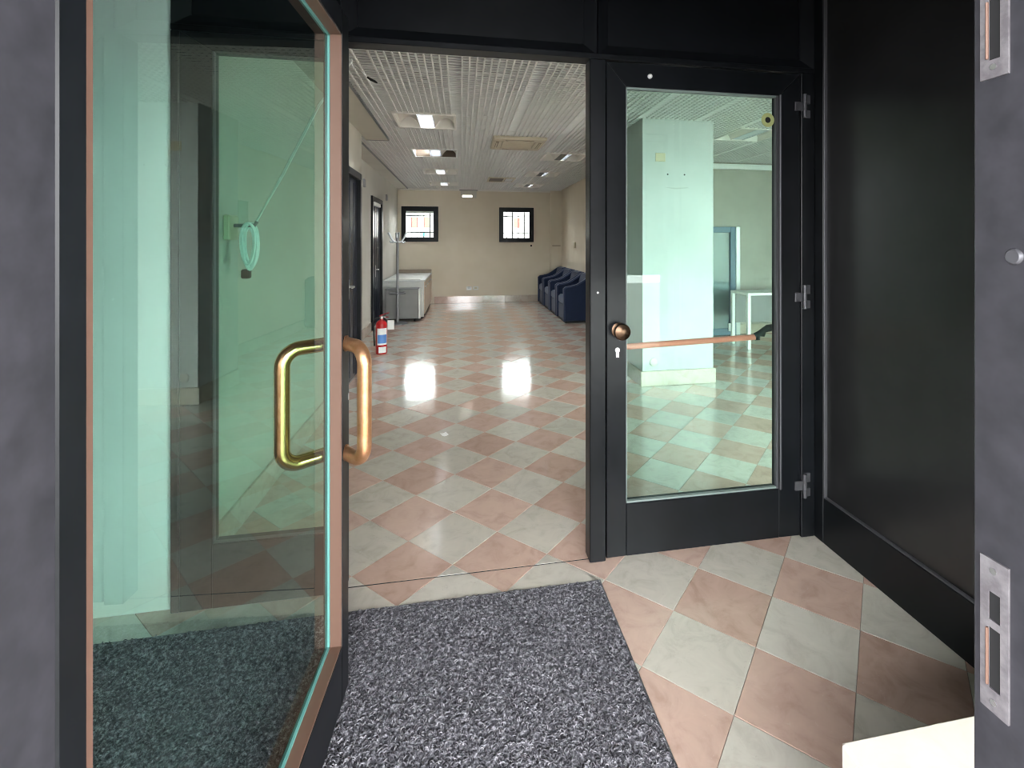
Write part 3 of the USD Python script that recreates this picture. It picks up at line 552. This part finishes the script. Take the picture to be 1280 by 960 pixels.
obj('housing', bx(0, .365, -.09, 0, .0, .17, .008), GREYW, em); obj('diffuser', bx(.04, .26, -.10, -.088, .015, .055, .005), mat('lamp_glow', {'e': ('emission', dict(color=(1, .95, .85), strength=2.0))}, surface='e.emission'), em); obj('arm', bx(-.03, .395, -.05, -.03, .17, .19), GREYMETAL, em)
cb = thing('ceiling_cable', 'loose cable end with a black plug hanging from the ceiling grid', 'cable')
obj('wire', tube([(-.72, 3.44, 2.66), (-.715, 3.44, 2.63), (-.68, 3.45, 2.60), (-.62, 3.46, 2.545)], .0025, 8), CABLE, cb); obj('plug', tube([(-.625, 3.46, 2.55), (-.60, 3.463, 2.535), (-.575, 3.466, 2.525), (-.56, 3.467, 2.515)], [.006, .009, .008, .004], 10), RUBBER, cb)

# cable coil on its bracket on the left wall
cc = thing('cable_coil', 'coil of pale cable hung on a wall bracket behind the glass sidelight', 'cable', (XL, 2.56, 1.50))
obj('wall_box', bx(0, .03, -.05, .05, -.06, .06, .006), OLDPL, cc); obj('bracket', tube([(.03, 0, .01), (.12, 0, .012), (.13, 0, .03)], .009, 10), GREYMETAL, cc)
lo = []
for k in range(8):
    h, w_, ph = random.uniform(.085, .115), random.uniform(.022, .036), random.uniform(-.3, .3); c0 = np.array((.095 + random.uniform(-.012, .012), random.uniform(-.02, .02), -.085 + random.uniform(-.012, .012)))
    lo.append(tube([c0 + (w_ * math.cos(t) * math.cos(ph), w_ * math.cos(t) * math.sin(ph) + .006 * math.sin(2 * t), h * math.sin(t)) for t in np.linspace(0, 2 * np.pi, 28, endpoint=False)], .0055, 8, True))
obj('loop', cat(lo), CABLE, cc, smooth=60); obj('plug', bx(.065, .10, -.02, .02, -.245, -.20, .006), RUBBER, cc)
obj('strand', cat([tube([(.11, 0, 0), (.16, .25, .28), (.25, .60, .76), (.38 - .004 * s, .88, 1.14)], .0042, 8) for s in (0, 1)] + [tube([(.10, .01, -.02), (.15, .27, .29), (.24, .61, .765), (.375, .89, 1.14)], .0042, 8)]), CABLE, cc)

# ------------------------------------------------------------------ wall plates
for k, (x, lb) in enumerate(((.13, 'left one of two white double sockets low on the back wall'), (.285, 'right one of two white double sockets low on the back wall'))):
    t = thing('wall_socket', lb, 'socket', (x, YB, .30), 0, 'white sockets on the back wall'); obj('plate', bx(0, .125, -.011, 0, 0, .085, .004), WPLAST, t); obj('insert', bx(.03, .095, -.0125, -.010, .025, .06), [GREYMETAL, OLDPL][k], t)
for (x, y, z, lb) in ((XL2, 7.55, 2.30, 'small grey wall box high on the left wall beside the far dark door'), (XL2, 9.75, 2.28, 'small grey wall box high on the left wall near the back corner')):
    single('wall_box', bx(x, x + .03, y - .05, y + .05, z - .06, z + .06, .006), GREYMETAL, lb, 'wall box')
single('wall_switch', bx(XR - .03, XR, 10.0, 10.12, 1.30, 1.42, .006), OLDPL, 'small yellowed switch box on the right wall above the blue armchairs', 'switch')
ps = thing('notice_board', 'narrow greenish notice board on the partition seen left of the pillar', 'notice board', (XR, 6.5, 0))
obj('board', bx(-.02, 0, -.14, .10, 1.60, 1.95, .004), plain('olive_board', (.16, .19, .10), .6), ps); obj('ledge', bx(-.05, 0, -.20, .14, 1.56, 1.60, .005), PAPER, ps)

# ------------------------------------------------------------------ furniture
def armchair():
    t = thing('armchair', 'navy blue tub armchair nearest the doorway, its flat side panel facing the entrance', 'armchair', (1.78, 8.32, 0), 0, 'navy tub armchairs in a row')
    prof = [(0, .03), (.60, .03), (.60, .80), (.55, .835), (.46, .815), (.36, .745), (.24, .675), (.12, .645), (.04, .635), (0, .60)]
    obj('armrest', xz(prism(prof, .11, 0, .022)), BLUEF, t, smooth=35); obj('armrest', xz(prism(prof, .11, .61, .022)), BLUEF, t, smooth=35)
    obj('backrest', xz(prism([(.40, .30), (.60, .30), (.60, .83), (.54, .85), (.46, .83), (.42, .70)], .52, .10, .015)), BLUEF, t, smooth=35)
    obj('seat_cushion', bx(.015, .44, .113, .607, .30, .455, .035), BLUES, t, smooth=35); obj('seat_base', bx(.03, .58, .111, .609, .04, .31, .01), BLUEF, t)
    obj('plinth', bx(.03, .57, .03, .69, 0, .045), RUBBER, t)
    return t
ch = armchair()
for k, lb in ((1, 'second navy blue tub armchair from the doorway, close behind the nearest one'), (2, 'third navy blue tub armchair from the doorway in the row'), (3, 'navy blue tub armchair farthest from the doorway, by the back wall')): copy(ch, (1.782 + .004 * k, 8.32 + .775 * k, 0), 0, lb)
cs = thing('coat_stand', 'grey metal coat stand with chrome hooks in front of the low cabinets', 'coat stand', (-1.085, 8.80, 0))
obj('base', lathe([(0, 0), (.17, 0), (.17, .012), (.15, .022), (.03, .03), (0, .03)], 28), GREYMETAL, cs, smooth=40); obj('pole', lathe([(0, .02), (.022, .02), (.022, 1.47), (.016, 1.50), (0, 1.50)], 16), GREYMETAL, cs, smooth=40)
obj('umbrella_ring', cat([tube(arc((0, 0, .53), .13, 0, 360, 33, (1, 0, 0), (0, 1, 0))[:-1], .012, 8, True), bx(-.13, .13, -.008, .008, .525, .535), bx(-.008, .008, -.13, .13, .525, .535)]), GREYMETAL, cs)
for k in range(4):
    c, s = math.cos(k * math.pi / 2 + .25), math.sin(k * math.pi / 2 + .25)
    obj('hook', tube([(c * r, s * r, z) for r, z in ((.0, 1.43), (.04, 1.425), (.08, 1.45), (.115, 1.51), (.145, 1.575), (.155, 1.59))], [.016, .016, .017, .018, .020, .014], 10), ALU, cs, smooth=50)
    obj('hook', tube([(c * r, s * r, z) for r, z in ((.06, 1.435), (.09, 1.415), (.115, 1.42), (.125, 1.445))], .014, 8), ALU, cs, smooth=50)
sbd = thing('sideboard', 'long low cabinet with a pale top and wood coloured doors along the left wall', 'cabinet', (-1.40, 9.25, 0)); dx_, dy_ = .745, 2.18
obj('plinth', bx(.02, dx_ - .04, .04, dy_, 0, .08), RUBBER, sbd); obj('body', bx(0, dx_ - .02, .022, dy_, .08, .69, .003), CABW, sbd); obj('end_panel', bx(0, dx_ - .015, 0, .020, .04, .69, .003), CABW, sbd)
obj('top', bx(-.0, dx_ + .005, -.01, dy_, .692, .722, .004), CABT, sbd); obj('upstand', bx(-.0, dx_, dy_ - .06, dy_ - .02, .722, .80, .004), BROWNW, sbd); obj('top_tray', bx(.06, dx_ - .08, .05, .55, .722, .735, .004), CABW, sbd)
for k in range(4):
    y0 = .03 + k * .535; p = obj('door', bx(dx_ - .019, dx_, y0, y0 + .525, .09, .685, .003), WOODP, sbd); obj('knob', lathe([(0, 0), (.013, 0), (.016, .016), (.010, .024), (0, .025)], 14, (dx_, y0 + .06, .60), 'x'), ALU, p, smooth=40)
lc = thing('low_cabinet', 'small grey low cabinet with a pale edge standing in front of the long sideboard', 'cabinet', (-1.315, 8.98, 0))
obj('carcass', bx(0, .60, .022, .24, .05, .575, .003), GREYMETAL, lc); obj('door', bx(.0, .565, 0, .02, .055, .57, .003), CABG, lc); obj('side_edge', bx(.570, .602, -.002, .235, .05, .578, .003), PAPER, lc); obj('top', bx(-.004, .569, -.003, .24, .576, .592, .003), GREYMETAL, lc)
for x in (.05, .5): 
    for y in (.05, .19): obj('foot', lathe([(0, 0), (.018, 0), (.014, .05), (0, .05)], 12, (x, y, 0)), RUBBER, lc)
fe = thing('fire_extinguisher', 'red fire extinguisher with a blue and white label on the floor by the left wall', 'fire extinguisher', (-1.0, 6.50, 0))
obj('cylinder', lathe([(0, .0), (.066, .0), (.070, .012), (.070, .37), (.064, .395), (.045, .418), (.022, .43), (.022, .445), (0, .445)], 28), RED, fe, smooth=40)
def wrap(r, a0, a1, z0, z1):
    a = np.radians(np.linspace(a0, a1, 15)); n = len(a); v = []
    for rr in (r, r + .0012):
        for z in (z0, z1): v += [(rr * math.cos(k), rr * math.sin(k), z) for k in a]
    f = []
    for i in range(n - 1): f += [(2 * n + i, 2 * n + i + 1, 3 * n + i + 1), (2 * n + i, 3 * n + i + 1, 3 * n + i)]
    return trimesh.Trimesh(np.array(v), np.array(f), process=False)
obj('label', wrap(.0708, -125, -20, .12, .33), PAPER, fe, label='white paper label'); obj('label_print', wrap(.0716, -120, -25, .14, .25), BLUEL, fe, label='blue printed field'); obj('label', wrap(.0708, -110, -30, .02, .095), PAPER, fe, label='white lower label')
obj('valve', cat([lathe([(0, .44), (.018, .44), (.018, .475), (.012, .485), (0, .485)], 14), bx(-.02, .05, -.012, .012, .455, .475, .004)]), STEEL, fe); obj('lever', cat([rot(bx(-.03, .10, -.011, .011, .485, .495, .003), -18, (0, 1, 0), (0, 0, .49)), bx(-.02, .09, -.010, .010, .46, .468, .003)]), RED, fe)
obj('hose', tube([(-.02, 0, .46), (-.07, 0, .45), (-.10, .0, .40), (-.095, 0, .30), (-.09, 0, .16), (-.085, 0, .10)], .010, 10), RUBBER, fe, smooth=50); obj('tag', rot(bx(.075, .155, -.003, .0, .30, .42), 6, (0, 0, 1)), PAPER, fe, label='white inspection tag')
tb = thing('table', 'white framed table in the right wing, seen at the right edge of the glass door', 'table', (3.74, 5.85, 0))
obj('tabletop', bx(0, 1.5, 0, .42, .715, .75, .004), WPLAST, tb)
for x in (0.0, 1.455):
    for y in (0.0, .375): obj('leg', bx(x, x + .045, y, y + .045, 0, .715, .004), WPLAST, tb)
obj('modesty_panel', bx(.05, 1.45, .375, .39, .30, .70, .003), CABG, tb)

# ------------------------------------------------------------------ scrap on the floor
v, f = [], []
for a in range(4):
    for b in range(4): v.append((a * .016 - .024, b * .018 - .027, .003 + .006 * ((a - 1.5) / 1.5) ** 2 + .003 * (b / 3)))
for a in range(3):
    for b in range(3): q = a * 4 + b; f += [(q, q + 4, q + 5), (q, q + 5, q + 1)]
v2 = [(x, y, z - .0006) for x, y, z in v]; f2 = [(c + 16, b + 16, a + 16) for a, b, c in f]
ps_ = single('paper_scrap', trimesh.Trimesh(np.array(v + v2), np.array(f + f2), process=False), PAPER, 'small curled scrap of white paper lying on the tiles inside the doorway', 'paper', smooth=True)
UsdGeom.Xformable(ps_).AddTranslateOp().Set(Gf.Vec3d(-.12, 3.67, 0)); UsdGeom.Xformable(ps_).AddRotateZOp().Set(24.0)
